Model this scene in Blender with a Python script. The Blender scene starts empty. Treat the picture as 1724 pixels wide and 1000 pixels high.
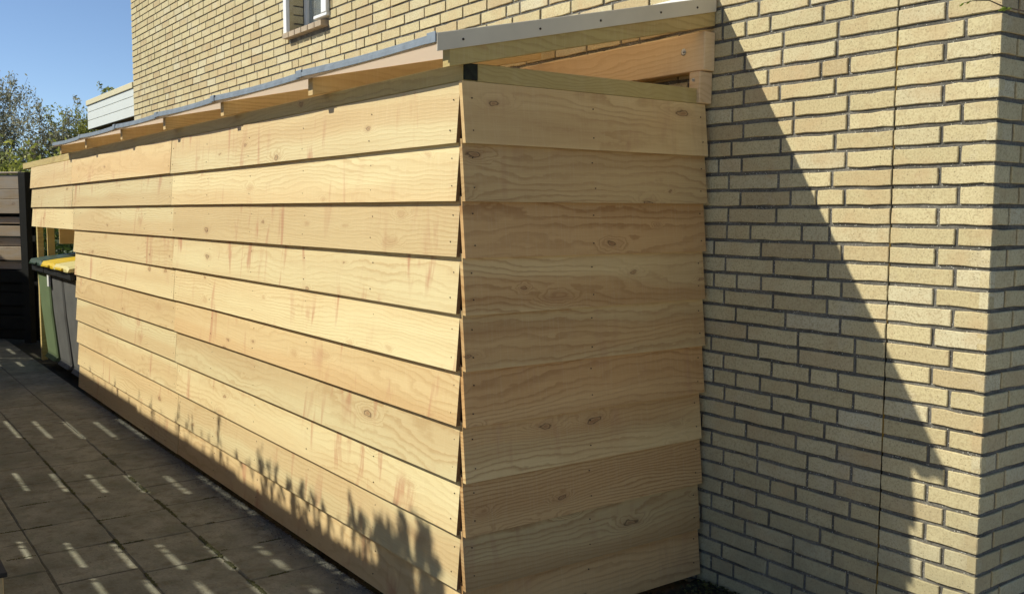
import bpy, bmesh, math, random
from mathutils import Vector, Matrix, noise
R = random.Random(7)
S = bpy.context.scene
C = S.collection

# ------------------------------------------------------------------ camera
YAW, PITCH, ROLL = 0.6255842, -0.0876560, 0.0035521
CAM = Vector((2.604695, -1.668009, 1.465688))
fw = Vector((-math.cos(YAW)*math.cos(PITCH), math.sin(YAW)*math.cos(PITCH), math.sin(PITCH)))
r0 = fw.cross(Vector((0, 0, 1))).normalized(); u0 = r0.cross(fw)
rt = r0*math.cos(ROLL) + u0*math.sin(ROLL); up = u0*math.cos(ROLL) - r0*math.sin(ROLL)
cd = bpy.data.cameras.new('camera'); cam = bpy.data.objects.new('camera', cd); C.objects.link(cam)
m = Matrix((rt, up, -fw)).transposed().to_4x4(); m.translation = CAM
cam.matrix_world = m
cd.sensor_width = 36; cd.lens = 1607.95/1724*36; cd.clip_start = 0.02; cd.clip_end = 500
S.camera = cam

# ------------------------------------------------------------------ sky, sun, exposure
TOSUN = Vector((-0.79, -1.0, 1.08)).normalized()
ELEV = math.asin(TOSUN.z)
w = bpy.data.worlds.new('World'); S.world = w; w.use_nodes = True
nt = w.node_tree; bg = nt.nodes['Background']
sky = nt.nodes.new('ShaderNodeTexSky'); sky.sky_type = 'NISHITA'; sky.sun_disc = False
sky.sun_elevation = ELEV; sky.sun_rotation = math.atan2(TOSUN.x, TOSUN.y)
sky.air_density = 1.0; sky.dust_density = 0.0; sky.ozone_density = 2.2; sky.altitude = 3200
nt.links.new(sky.outputs[0], bg.inputs[0]); bg.inputs[1].default_value = 0.10
sd = bpy.data.lights.new('sun', 'SUN'); sd.energy = 4.6; sd.angle = math.radians(0.55); sd.color = (1.0, 0.955, 0.80)
sun = bpy.data.objects.new('sun', sd); C.objects.link(sun)
sun.rotation_euler = TOSUN.to_track_quat('Z', 'Y').to_euler()
S.view_settings.view_transform = 'Standard'; S.view_settings.look = 'None'
S.view_settings.gamma = 1.0; S.view_settings.exposure = 0.36
S.view_settings.use_curve_mapping = False

D = 1.1612       # plane of the house wall
XH = 1.1301      # its right corner
XL = -8.36       # its left corner

# ------------------------------------------------------------------ material helpers
class NB:
    def __init__(s, name, rough=0.8, spec=0.3):
        s.m = bpy.data.materials.new(name); s.m.use_nodes = True
        s.t = s.m.node_tree; s.b = s.t.nodes['Principled BSDF']
        s.b.inputs['Roughness'].default_value = rough
        s.b.inputs['Specular IOR Level'].default_value = spec
    def n(s, typ, ins=None, **kw):
        nd = s.t.nodes.new(typ)
        for k, v in kw.items(): setattr(nd, k, v)
        for k, v in (ins or {}).items(): s.set(nd.inputs[k], v)
        return nd
    def set(s, sock, v):
        if isinstance(v, bpy.types.NodeSocket): s.t.links.new(v, sock)
        else:
            if isinstance(v, tuple) and len(v) == 3 and sock.type == 'RGBA': v = (*v, 1)
            sock.default_value = v
    def math(s, op, a, b=0.0, c=None, clamp=False):
        nd = s.t.nodes.new('ShaderNodeMath'); nd.operation = op; nd.use_clamp = clamp
        s.set(nd.inputs[0], a); s.set(nd.inputs[1], b)
        if c is not None: s.set(nd.inputs[2], c)
        return nd.outputs[0]
    def vm(s, op, a, b):
        nd = s.t.nodes.new('ShaderNodeVectorMath'); nd.operation = op
        s.set(nd.inputs[0], a); s.set(nd.inputs[1], b); return nd.outputs[0]
    def noise(s, v, scale=1.0, detail=2.0, rough=0.5, dist=0.0, out='Fac'):
        nd = s.n('ShaderNodeTexNoise', {'Vector': v, 'Scale': scale, 'Detail': detail, 'Roughness': rough, 'Distortion': dist})
        return nd.outputs[out]
    def mr(s, v, a, b, c=0.0, d=1.0, smooth=False):
        nd = s.n('ShaderNodeMapRange', {'Value': v, 'From Min': a, 'From Max': b, 'To Min': c, 'To Max': d})
        if smooth: nd.interpolation_type = 'SMOOTHSTEP'
        return nd.outputs[0]
    def mix(s, f, a, b, mode='MIX'):
        nd = s.t.nodes.new('ShaderNodeMix'); nd.data_type = 'RGBA'; nd.blend_type = mode
        s.set(nd.inputs[0], f); s.set(nd.inputs[6], a); s.set(nd.inputs[7], b); return nd.outputs[2]
    def bump(s, h, strength=0.3, dist=0.002):
        nd = s.n('ShaderNodeBump', {'Height': h, 'Strength': strength, 'Distance': dist})
        s.t.links.new(nd.outputs[0], s.b.inputs['Normal'])
    def col(s, c): s.set(s.b.inputs['Base Color'], c)
    def obj(s): return s.n('ShaderNodeTexCoord').outputs['Object']
    def rnd(s): return s.n('ShaderNodeObjectInfo').outputs['Random']
    def pos(s): return s.n('ShaderNodeNewGeometry').outputs['Position']
    def xyz(s, x=0.0, y=0.0, z=0.0):
        nd = s.t.nodes.new('ShaderNodeCombineXYZ')
        for i, v in enumerate((x, y, z)): s.set(nd.inputs[i], v)
        return nd.outputs[0]
    def sep(s, v):
        nd = s.t.nodes.new('ShaderNodeSeparateXYZ'); s.set(nd.inputs[0], v); return nd.outputs

def wood(name, light, dark, pink, gray=None, vmin=0.86, knots=1.0, smear=1.0, rough=0.62, contrast=1.0, sap=0.45, heartc=(0.60, 0.37, 0.17)):
    b = NB(name, rough, 0.25)
    o = b.obj(); rn = b.rnd()
    off = b.xyz(b.math('MULTIPLY', rn, 91.7), 0.0, b.math('MULTIPLY', rn, 37.3))
    v = b.vm('ADD', o, off)
    x, y, z = b.sep(v)
    # board-length warp that makes cathedral figure
    n1 = b.noise(b.vm('MULTIPLY', v, (0.6, 2.0, 3.4)), 1.0, 2.5, 0.5)
    n2 = b.noise(b.vm('MULTIPLY', v, (7.0, 5.0, 20.0)), 1.0, 3.0, 0.6)
    # knots
    kw = b.noise(b.vm('MULTIPLY', v, (14.0, 14.0, 30.0)), 1.0, 2.0, 0.6, out='Color')
    kv = b.xyz(b.math('MULTIPLY', x, 2.4), b.math('MULTIPLY', z, 6.6), 0.0)
    kv = b.vm('ADD', kv, b.vm('MULTIPLY', b.vm('SUBTRACT', kw, (.5, .5, .5)), (.20, .20, 0)))
    vo = b.n('ShaderNodeTexVoronoi', {'Vector': kv, 'Scale': 1.0, 'Randomness': 1.0}, voronoi_dimensions='2D')
    d = vo.outputs['Distance']
    cs = b.sep(vo.outputs['Color'])
    has = b.math('GREATER_THAN', cs[0], 1.0-0.42*knots)
    big = b.mr(cs[1], 0, 1, 0.25, 1.05)
    dn = b.math('DIVIDE', d, big)
    K = b.math('MULTIPLY', b.mr(dn, 0.0, 0.34, 1.0, 0.0, True), has)
    fq = b.mr(b.math('FRACT', b.math('MULTIPLY', rn, 3.77)), 0, 1, 24.0, 75.0)
    ring = b.math('ADD', b.math('MULTIPLY', z, fq), b.math('MULTIPLY', n1, 15.0))
    ring = b.math('ADD', ring, b.math('MULTIPLY', n2, 1.7))
    ring = b.math('ADD', ring, b.math('MULTIPLY', K, 3.2))
    fr = b.math('FRACT', ring)
    late = b.math('MULTIPLY', b.mr(fr, 0.40, 0.90, 0.0, 1.0, True), b.mr(fr, 0.9, 1.0, 1.0, 0.0))
    wide = b.noise(b.vm('MULTIPLY', v, (0.5, 1.0, 9.0)), 1.0, 2.0, 0.5)
    fib = b.noise(b.vm('MULTIPLY', v, (7.0, 60.0, 420.0)), 1.0, 2.0, 0.6)
    saw = b.noise(b.vm('MULTIPLY', v, (160.0, 20.0, 9.0)), 1.0, 1.0, 0.5)
    bl = b.mr(b.noise(b.vm('MULTIPLY', v, (1.7, 1.0, 4.0)), 1.0, 2.0, 0.5), 0.35, 0.7)
    hue = b.math('FRACT', b.math('MULTIPLY', rn, 7.31))
    base = b.mix(b.mr(hue, 0.35, 0.85), light, pink)
    base = b.mix(b.math('MULTIPLY', bl, 0.35), base, pink)
    zz = b.sep(o)[2]
    ctr = b.math('FRACT', b.math('MULTIPLY', rn, 23.1))
    hz_ = b.math('ABSOLUTE', b.math('SUBTRACT', b.math('ADD', b.math('MULTIPLY', zz, 5.0), b.math('MULTIPLY', b.math('SUBTRACT', n1, 0.5), 1.3)), ctr))
    heart = b.math('MULTIPLY', b.mr(hz_, 0.15, 0.42, 1, 0, True), b.mr(b.math('FRACT', b.math('MULTIPLY', rn, 5.9)), 0.2, 0.8, 0.1, sap))
    base = b.mix(heart, base, heartc)
    base = b.mix(b.math('MULTIPLY', b.mr(wide, 0.45, 0.75), 0.45*contrast), base, dark)
    lf = b.math('MULTIPLY', late, b.mr(b.noise(b.vm('MULTIPLY', v, (0.9, 1, 3.0)), 1.0, 1.0), 0.35, 0.65, 0.06*contrast, 0.58*contrast))
    c = b.mix(lf, base, dark)
    c = b.mix(b.math('MULTIPLY', b.mr(fib, 0.3, 0.75), 0.22), c, dark)
    c = b.mix(b.math('MULTIPLY', b.mr(saw, 0.5, 0.8), 0.10), c, (0.85, 0.72, 0.5))
    # reddish smears across the grain
    sv = b.noise(b.vm('MULTIPLY', v, (9.0, 1.0, 2.2)), 1.0, 3.0, 0.6, 0.8)
    sm = b.math('MULTIPLY', b.mr(sv, 0.54, 0.70, 0, 1, True), b.mr(b.noise(b.vm('MULTIPLY', v, (1.3, 1, 2.2)), 1.0, 1.0), 0.45, 0.58, 0, 1, True))
    c = b.mix(b.math('MULTIPLY', sm, 0.55*smear), c, (0.47, 0.23, 0.13))
    halo = b.math('MULTIPLY', b.mr(dn, 0.05, 0.20, 1.0, 0.0, True), has)
    c = b.mix(b.math('MULTIPLY', halo, 0.30), c, (0.40, 0.20, 0.09))
    sml = b.math('MULTIPLY', has, b.math('GREATER_THAN', cs[2], 0.45))
    core = b.math('MULTIPLY', b.mr(dn, 0.02, 0.06, 1.0, 0.0, True), sml)
    edge = b.math('MULTIPLY', b.math('MULTIPLY', b.mr(dn, 0.045, 0.06, 0, 1, True), b.mr(dn, 0.06, 0.085, 1, 0, True)), sml)
    c = b.mix(b.math('MULTIPLY', core, 0.55), c, (0.30, 0.14, 0.06))
    c = b.mix(b.math('MULTIPLY', edge, 0.7), c, (0.07, 0.035, 0.02))
    if gray:
        g = b.noise(b.vm('MULTIPLY', v, (3.0, 3.0, 12.0)), 1.0, 3.0, 0.6)
        c = b.mix(b.mr(g, 0.35, 0.75), c, gray)
    val = b.mr(b.math('FRACT', b.math('MULTIPLY', rn, 13.7)), 0, 1, vmin, 1.06)
    c = b.mix(1.0, c, b.xyz(val, val, val), 'MULTIPLY')
    b.col(c)
    h = b.math('ADD', b.math('MULTIPLY', late, 0.5), b.math('ADD', b.math('MULTIPLY', fib, 0.6), b.math('MULTIPLY', saw, 0.35)))
    b.bump(h, 0.35, 0.0012)
    return b.m

def flat(name, c, rough=0.7, spec=0.3, metal=0.0, var=0.12, scale=8.0, bump=0.15, c2=None, bscale=60.0):
    b = NB(name, rough, spec); b.b.inputs['Metallic'].default_value = metal
    o = b.obj()
    n = b.noise(o, scale, 4.0, 0.6)
    c2 = c2 or tuple(q*(1-2.2*var) for q in c)
    b.col(b.mix(b.mr(n, 0.35, 0.7), c, c2))
    if bump: b.bump(b.noise(o, bscale, 3.0, 0.6), bump, 0.002)
    return b.m

M = {}
M['larch'] = wood('sawn softwood cladding', (0.73, 0.63, 0.36), (0.45, 0.28, 0.12), (0.68, 0.52, 0.275), sap=0.4, contrast=0.85, smear=1.3)
M['larch_end'] = wood('sawn softwood cladding, redder', (0.84, 0.63, 0.31), (0.36, 0.17, 0.055), (0.74, 0.47, 0.21), knots=1.35, vmin=0.68, smear=0.45, contrast=1.1, sap=0.5, heartc=(0.60, 0.32, 0.12))  # same wood as the front; redder tone of the shaded wall put into the colour
M['treated'] = wood('green pressure treated timber', (0.60, 0.47, 0.19), (0.36, 0.25, 0.09), (0.52, 0.40, 0.16), knots=0.5, smear=0.2)
M['joist'] = wood('planed orange construction timber', (0.78, 0.58, 0.34), (0.58, 0.38, 0.19), (0.76, 0.55, 0.32), knots=0.8, smear=0.15, heartc=(0.74, 0.52, 0.29))
M['raft'] = wood('golden rafter timber', (0.66, 0.49, 0.23), (0.44, 0.28, 0.11), (0.62, 0.44, 0.20), knots=0.6, smear=0.4)
M['oldwood'] = wood('weathered fence wood', (0.60, 0.47, 0.32), (0.28, 0.19, 0.11), (0.50, 0.37, 0.23), gray=(0.50, 0.44, 0.37), knots=0.8, smear=0.6)
M['black'] = flat('black stained wood and shaded slats', (0.012, 0.013, 0.012), 0.7, var=0.2)
M['rubber'] = flat('dark grey post behind cladding', (0.05, 0.045, 0.04), 0.75, var=0.2)
M['darkend'] = flat('dark stained end grain', (0.022, 0.026, 0.015), 0.8, var=0.3, scale=40, c2=(0.008, 0.008, 0.006))
M['steel'] = flat('painted steel roof edging', (0.66, 0.60, 0.48), 0.7, 0.35, 0.05, var=0.08, scale=3, bump=0.03)
M['zinc'] = flat('blue grey zinc drip edge', (0.27, 0.31, 0.35), 0.5, 0.4, 0.3, var=0.12, scale=20, bump=0.05)
M['roofing'] = flat('grey roofing sheet', (0.22, 0.24, 0.26), 0.6, 0.4, 0.1, var=0.1)
M['deck'] = flat('pinkish plywood underside', (0.46, 0.37, 0.29), 0.8, var=0.05, scale=3, bump=0.1)
def translucent(name, c, f):
    b = NB(name, 0.5, 0.3); b.col(c)
    t = b.n('ShaderNodeBsdfTranslucent', {'Color': c}); mx = b.n('ShaderNodeMixShader', {0: f})
    b.t.links.new(b.b.outputs[0], mx.inputs[1]); b.t.links.new(t.outputs[0], mx.inputs[2])
    b.t.links.new(mx.outputs[0], b.t.nodes['Material Output'].inputs['Surface'])
    return b.m
M['deck'] = translucent('bronze translucent roof sheet', (0.84, 0.755, 0.66), 0.76)
M['sillbrick'] = flat('brown sill brick', (0.44, 0.35, 0.25), 0.9, var=0.1, scale=30)
M['endgrain'] = flat('sawn end grain', (0.20, 0.115, 0.05), 0.9, var=0.15, scale=60)
M['bounce_patio'] = flat('pale sunlit patio', (0.58, 0.51, 0.40), 0.9, var=0.08, scale=3)
M['bounce_lawn'] = flat('bounce_lawn', (0.10, 0.16, 0.04), 0.95, var=0.15, scale=3)
M['bolt'] = flat('galvanised bolt', (0.55, 0.55, 0.53), 0.35, 0.5, 0.8, var=0.1)
M['nail'] = flat('dark nail head', (0.045, 0.03, 0.02), 0.6, var=0.1)
M['white'] = flat('white plastic', (0.80, 0.80, 0.78), 0.4, 0.4, var=0.02, scale=2, bump=0.02)
M['whiteplank'] = flat('white fascia board', (0.64, 0.66, 0.62), 0.5, 0.4, var=0.03, scale=2, bump=0.02)
M['cream'] = flat('cream roof edge', (0.66, 0.58, 0.36), 0.5, 0.3, var=0.04, bump=0.02)
M['soffit'] = flat('brown soffit', (0.20, 0.16, 0.11), 0.8, var=0.15)
fo = NB('dark joint with rusty yellow foam', 0.95, 0.1)
fz = fo.n('ShaderNodeTexCoord').outputs['Object']
fn_ = fo.noise(fo.vm('MULTIPLY', fz, (0.0, 0.0, 2.3)), 1.0, 4.0, 0.7)
fo.col(fo.mix(fo.mr(fn_, 0.50, 0.60), (0.02, 0.018, 0.012), (0.27, 0.16, 0.03))); M['foam'] = fo.m
M['curtain'] = flat('grey curtain', (0.42, 0.43, 0.42), 0.9, var=0.1, scale=2)
M['binA'] = flat('green bin plastic', (0.12, 0.165, 0.08), 0.7, 0.2, var=0.08, scale=5, bump=0.05)
M['binB'] = flat('grey bin plastic', (0.115, 0.115, 0.11), 0.6, 0.2, var=0.12, scale=5, bump=0.05)
M['lidG'] = flat('dark green lid plastic', (0.03, 0.06, 0.04), 0.4, 0.4, var=0.1)
M['lidY'] = flat('yellow lid plastic', (0.62, 0.43, 0.02), 0.4, 0.4, var=0.06)
M['lidC'] = flat('pale yellow lid plastic', (0.60, 0.53, 0.24), 0.4, 0.4, var=0.05)
M['binrim'] = flat('black bin rim plastic', (0.016, 0.017, 0.018), 0.4, 0.4, var=0.1)
M['lidgrey'] = flat('grey bin handle plastic', (0.13, 0.14, 0.14), 0.5, 0.4, var=0.1)
M['sticker'] = flat('white sticker', (0.7, 0.7, 0.68), 0.5, var=0.02, bump=0)
M['shedfloor'] = flat('dark shed floor', (0.05, 0.045, 0.035), 0.9, var=0.2)

def brick_mat():
    b = NB('yellow sand faced brick', 0.92, 0.15)
    p = b.pos(); rn = b.rnd()
    at = b.n('ShaderNodeAttribute', attribute_name='var').outputs['Fac']
    v = b.math('FRACT', b.math('ADD', b.math('MULTIPLY', rn, 5.3), at))
    v2 = b.math('FRACT', b.math('MULTIPLY', v, 17.3))
    base = b.mix(v, (0.63, 0.545, 0.325), (0.525, 0.445, 0.25))
    base = b.mix(b.mr(v2, 0.70, 1.0, 0, 0.75), base, (0.47, 0.355, 0.20))
    base = b.mix(b.mr(v2, 0.18, 0.0, 0, 0.8), base, (0.62, 0.57, 0.40))
    wb = b.noise(p, 5.5, 5.0, 0.65)
    base = b.mix(b.mr(wb, 0.58, 0.74, 0, 0.4), base, (0.68, 0.64, 0.52))
    base = b.mix(b.mr(b.noise(p, 31.0, 4.0, 0.7), 0.60, 0.72, 0, 0.4), base, (0.33, 0.27, 0.17))
    cl = b.noise(p, 22.0, 3.0, 0.6)
    base = b.mix(b.mr(cl, 0.4, 0.75, 0, 0.35), base, (0.45, 0.35, 0.20))
    sp = b.noise(p, 420.0, 2.0, 0.6)
    base = b.mix(b.mr(sp, 0.60, 0.72, 0, 0.5), base, (0.30, 0.215, 0.12))
    base = b.mix(b.mr(sp, 0.40, 0.28, 0, 0.4), base, (0.68, 0.60, 0.40))
    md = b.noise(p, 150.0, 3.0, 0.65)
    base = b.mix(b.mr(md, 0.48, 0.66, 0, 0.6), base, (0.34, 0.25, 0.14))
    base = b.mix(b.mr(md, 0.45, 0.28, 0, 0.35), base, (0.64, 0.56, 0.36))
    bl2 = b.noise(p, 9.0, 2.0, 0.5)
    base = b.mix(b.mr(bl2, 0.52, 0.72, 0, 0.4), base, (0.50, 0.35, 0.19))
    pit = b.n('ShaderNodeTexVoronoi', {'Vector': p, 'Scale': 120.0, 'Randomness': 1.0})
    pc = b.sep(pit.outputs['Color'])
    ps = b.math('MULTIPLY', b.mr(pit.outputs['Distance'], 0.10, 0.24, 1, 0, True), b.math('GREATER_THAN', pc[0], 0.72))
    base = b.mix(b.math('MULTIPLY', ps, 0.75), base, (0.12, 0.085, 0.05))
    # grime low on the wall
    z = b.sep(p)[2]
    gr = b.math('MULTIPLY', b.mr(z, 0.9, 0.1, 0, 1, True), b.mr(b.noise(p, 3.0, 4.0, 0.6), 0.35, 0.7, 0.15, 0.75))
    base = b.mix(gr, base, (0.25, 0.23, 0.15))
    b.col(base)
    fine = b.noise(p, 260.0, 4.0, 0.7)
    h = b.math('SUBTRACT', b.math('ADD', fine, b.math('MULTIPLY', sp, 0.6)), b.math('MULTIPLY', ps, 1.2))
    b.bump(h, 0.55, 0.0022)
    return b.m
M['brick'] = brick_mat()
def mortar_mat():
    b = NB('grey sandy mortar', 0.95, 0.1)
    p = b.pos()
    n = b.noise(p, 120.0, 4.0, 0.75); n0 = b.noise(p, 7.0, 3.0, 0.6)
    c = b.mix(b.mr(n, 0.35, 0.7), (0.15, 0.14, 0.12), (0.31, 0.29, 0.25))
    c = b.mix(b.mr(n0, 0.4, 0.62, 0, 0.65), c, (0.075, 0.07, 0.06))
    wv = b.n('ShaderNodeTexVoronoi', {'Vector': p, 'Scale': 190.0, 'Randomness': 1.0})
    cc = b.sep(wv.outputs['Color'])
    sp = b.math('MULTIPLY', b.mr(wv.outputs['Distance'], 0.22, 0.34, 1, 0), b.math('GREATER_THAN', cc[0], 0.88))
    b.col(b.mix(sp, c, (0.72, 0.70, 0.64)))
    b.bump(b.noise(p, 160.0, 5.0, 0.8), 1.0, 0.006)
    return b.m
M['mortar'] = mortar_mat()
def paving_mat():
    b = NB('weathered concrete paving', 0.93, 0.15)
    p = b.pos(); rn = b.rnd()
    n0 = b.noise(p, 3.2, 5.0, 0.6); n1 = b.noise(p, 90.0, 4.0, 0.7); n2 = b.noise(p, 14.0, 4.0, 0.6)
    c = b.mix(b.mr(n0, 0.35, 0.65), (0.30, 0.29, 0.225), (0.18, 0.178, 0.135))
    c = b.mix(b.mr(n2, 0.48, 0.70, 0, 0.65), c, (0.125, 0.105, 0.062))
    c = b.mix(b.mr(b.noise(p, 6.0, 5.0, 0.7), 0.55, 0.75, 0, 0.55), c, (0.36, 0.34, 0.28))
    c = b.mix(b.mr(n1, 0.35, 0.7, 0, 0.45), c, (0.11, 0.105, 0.085))
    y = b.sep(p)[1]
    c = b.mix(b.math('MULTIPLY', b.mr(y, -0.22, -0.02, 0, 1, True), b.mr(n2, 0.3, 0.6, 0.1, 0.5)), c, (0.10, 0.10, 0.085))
    bg = b.noise(p, 11.0, 3.0, 0.6)
    c = b.mix(b.mr(bg, 0.55, 0.75, 0, 0.5), c, (0.12, 0.14, 0.085))
    val = b.mr(rn, 0, 1, 0.92, 1.08)
    c = b.mix(1.0, c, b.xyz(val, val, val), 'MULTIPLY')
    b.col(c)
    b.bump(b.math('ADD', n1, b.math('MULTIPLY', n2, 0.6)), 0.6, 0.004)
    return b.m
M['paving'] = paving_mat()
M['joint'] = flat('sandy joint fill', (0.10, 0.095, 0.07), 0.95, var=0.2, scale=40)
def soil_mat():
    b = NB('dark damp soil', 0.97, 0.1); p = b.pos()
    n = b.noise(p, 45.0, 6.0, 0.75); n2 = b.noise(p, 6.0, 3.0, 0.6)
    c = b.mix(b.mr(n, 0.3, 0.7), (0.025, 0.024, 0.017), (0.085, 0.075, 0.055))
    c = b.mix(b.mr(n2, 0.5, 0.7, 0, 0.5), c, (0.035, 0.05, 0.022))
    b.col(c); b.bump(n, 1.0, 0.015); return b.m
M['soil'] = soil_mat()
def leaf_mat(name, a, bb, tr=0.3):
    b = NB(name, 0.55, 0.3)
    v = b.n('ShaderNodeAttribute', attribute_name='var').outputs['Fac']
    c = b.mix(v, a, bb); b.col(c)
    t = b.n('ShaderNodeBsdfTranslucent', {'Color': c}); mx = b.n('ShaderNodeMixShader', {0: tr})
    b.t.links.new(b.b.outputs[0], mx.inputs[1]); b.t.links.new(t.outputs[0], mx.inputs[2])
    b.t.links.new(mx.outputs[0], b.t.nodes['Material Output'].inputs['Surface'])
    return b.m
M['leafA'] = leaf_mat('olive tree foliage', (0.17, 0.20, 0.03), (0.42, 0.42, 0.11), .45)
M['leafB'] = leaf_mat('pale grey green tree foliage', (0.20, 0.20, 0.11), (0.44, 0.41, 0.27), .45)
M['leafC'] = leaf_mat('dark hedge foliage', (0.02, 0.04, 0.012), (0.06, 0.10, 0.025))
M['leafD'] = leaf_mat('young lime leaves', (0.30, 0.38, 0.06), (0.50, 0.55, 0.12), 0.45)
M['bark'] = flat('grey brown bark', (0.16, 0.12, 0.085), 0.9, var=0.2, scale=30)
M['moss'] = leaf_mat('joint moss', (0.03, 0.035, 0.010), (0.10, 0.10, 0.025), 0.1)
M['stone'] = flat('small stones and crumbs', (0.20, 0.19, 0.16), 0.9, var=0.25, scale=9)
gl = NB('window glass', 0.03, 0.6); gl.b.inputs['Transmission Weight'].default_value = 0.85; gl.col((0.75, 0.8, 0.8)); M['glass'] = gl.m

# ------------------------------------------------------------------ mesh helpers
def link_bm(name, bm, mat, parent=None, loc=(0, 0, 0), rot=None, kind=None, smooth=False):
    me = bpy.data.meshes.new(name); bm.to_mesh(me); bm.free()
    me.materials.append(mat)
    if smooth:
        for p in me.polygons: p.use_smooth = True
    return link(name, me, parent, loc, rot, kind)
def link(name, me, parent=None, loc=(0, 0, 0), rot=None, kind=None):
    o = bpy.data.objects.new(name, me); C.objects.link(o); o.location = loc
    if rot: o.rotation_euler = rot
    if parent: o.parent = parent
    if kind: o['kind'] = kind
    return o
def empty(name, loc, label, cat, group=None):
    o = bpy.data.objects.new(name, None); C.objects.link(o); o.location = loc; o.empty_display_size = 0.1
    return tag(o, label, cat, group)
def tag(o, label, cat, group=None):
    o['label'] = label; o['category'] = cat
    if group: o['group'] = group
    return o
def box(bm, a, b, bev=0.0):
    vs = [bm.verts.new((x, y, z)) for x in (a[0], b[0]) for y in (a[1], b[1]) for z in (a[2], b[2])]
    fs = [(0, 1, 3, 2), (4, 6, 7, 5), (0, 4, 5, 1), (2, 3, 7, 6), (0, 2, 6, 4), (1, 5, 7, 3)]
    F = [bm.faces.new([vs[i] for i in f]) for f in fs]
    if bev:
        es = list({e for f in F for e in f.edges})
        bmesh.ops.bevel(bm, geom=es, offset=bev, segments=1, affect='EDGES')
def part_box(name, a, b, mat, parent, bev=0.002, kind=None, org=None):
    """box with its own origin at its centre; a,b in the parent's frame"""
    c = org or tuple((a[i]+b[i])/2 for i in range(3))
    bm = bmesh.new(); box(bm, [a[i]-c[i] for i in range(3)], [b[i]-c[i] for i in range(3)], bev)
    return link_bm(name, bm, mat, parent, c, kind=kind)
def tube(bm, pts, rads, n=6, cap=True):
    prev = None; rings = []
    for i, p in enumerate(pts):
        p = Vector(p); t = (Vector(pts[min(i+1, len(pts)-1)]) - Vector(pts[max(i-1, 0)])).normalized()
        s = t.orthogonal() if prev is None else (prev - t*prev.dot(t)); s.normalize(); prev = s; q = t.cross(s)
        rings.append([bm.verts.new(p + (s*math.cos(2*math.pi*k/n) + q*math.sin(2*math.pi*k/n))*rads[i]) for k in range(n)])
    for a, b in zip(rings, rings[1:]):
        for k in range(n): bm.faces.new((a[k], a[(k+1) % n], b[(k+1) % n], b[k]))
    if cap:
        bm.faces.new(rings[0][::-1]); bm.faces.new(rings[-1])

# ------------------------------------------------------------------ the ground
bm = bmesh.new(); box(bm, (-160, -120, -0.35), (120, 160, -0.045)); 
link_bm('ground', bm, M['soil'], kind='structure')
pave = bpy.data.objects.new('pavement', None); C.objects.link(pave); pave['kind'] = 'structure'
bm = bmesh.new(); box(bm, (-13.0, -2.35, -0.043), (1.02, -0.002, -0.0035)); link_bm('bedding', bm, M['joint'], pave)
bm = bmesh.new(); box(bm, (1.0205, -7.0, -.043), (9.0, 1.16, -.004)); link_bm('bounce_patio', bm, M['bounce_patio'], kind='structure')  # pale slab out of view, added to bounce sunlight onto the shaded walls
bm = bmesh.new(); box(bm, (-16.0, -14.0, -.043), (9.0, -7.001, -.006)); box(bm, (-13.0, -6.999, -.043), (1.0, -2.36, -.006)); link_bm('bounce_lawn', bm, M['bounce_lawn'], kind='structure')  # grass out of view, added for more ground bounce
TP = 0.3185
def tile_mesh(lx, ly, seed):
    rr = random.Random(seed); bm = bmesh.new(); g = 0.0024
    n = 4; per = []
    def edge(x0, y0, x1, y1):
        for i in range(n):
            t = i/n; j = 0.0 if i == 0 else rr.uniform(-.0022, .0022); per.append((x0+(x1-x0)*t + (j if x0 == x1 else 0), y0+(y1-y0)*t + (j if y0 == y1 else 0)))
    a, b = lx/2-g, ly/2-g
    edge(-a, -b, a, -b); edge(a, -b, a, b); edge(a, b, -a, b); edge(-a, b, -a, -b)
    lo = [bm.verts.new((x, y, -.03)) for x, y in per]; mi = [bm.verts.new((x, y, -.004)) for x, y in per]
    to = [bm.verts.new((x*(1-.004/a), y*(1-.004/b), 0)) for x, y in per]
    N = len(per)
    for k in range(N):
        bm.faces.new((lo[k], lo[(k+1) % N], mi[(k+1) % N], mi[k])); bm.faces.new((mi[k], mi[(k+1) % N], to[(k+1) % N], to[k]))
    bm.faces.new(to)
    me = bpy.data.meshes.new('paving_tile'); bm.to_mesh(me); bm.free(); me.materials.append(M['paving']); return me
rows = [(-0.346, -0.004)] + [(-0.346-TP*(i+1), -0.346-TP*i) for i in range(6)]
LX = 0.398
tiles = {}
cnt = 0
for ri, (ya, yb) in enumerate(rows):
    x0 = [-1.01, -1.345, -1.41, -1.20, -1.41, -1.2, -1.4][ri]
    k0 = int(math.floor((-13.0-x0)/LX))
    for k in range(k0, 40):
        xa = x0+k*LX
        if xa > .62 or xa < -13: continue
        # tiles in view get their own object; the rest of the run is left as far tiles
        key = (ri == 0, k % 5)
        if key not in tiles: tiles[key] = tile_mesh(LX, yb-ya, 100+len(tiles))
        o = link('paving_tile', tiles[key], pave, (xa+LX/2, (ya+yb)/2, R.uniform(-.0030, .0016)),
                 (R.uniform(-.004, .004), R.uniform(-.003, .003), 0))
        cnt += 1
# earth strip between paving and brickwork, right of the shed
bm = bmesh.new()
nx, ny = 60, 40
X0, X1, Y0, Y1 = -0.02, 1.02, -0.02, 1.19
g = [[bm.verts.new((X0+(X1-X0)*i/nx, Y0+(Y1-Y0)*j/ny, -0.022+0.022*noise.noise(Vector((i*.35, j*.35, 0)))+0.012*noise.noise(Vector((i*1.3, j*1.3, 4))))) for j in range(ny+1)] for i in range(nx+1)]
for i in range(nx):
    for j in range(ny): bm.faces.new((g[i][j], g[i+1][j], g[i+1][j+1], g[i][j+1]))
link_bm('soil_strip', bm, M['soil'], kind='structure', smooth=True)

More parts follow.
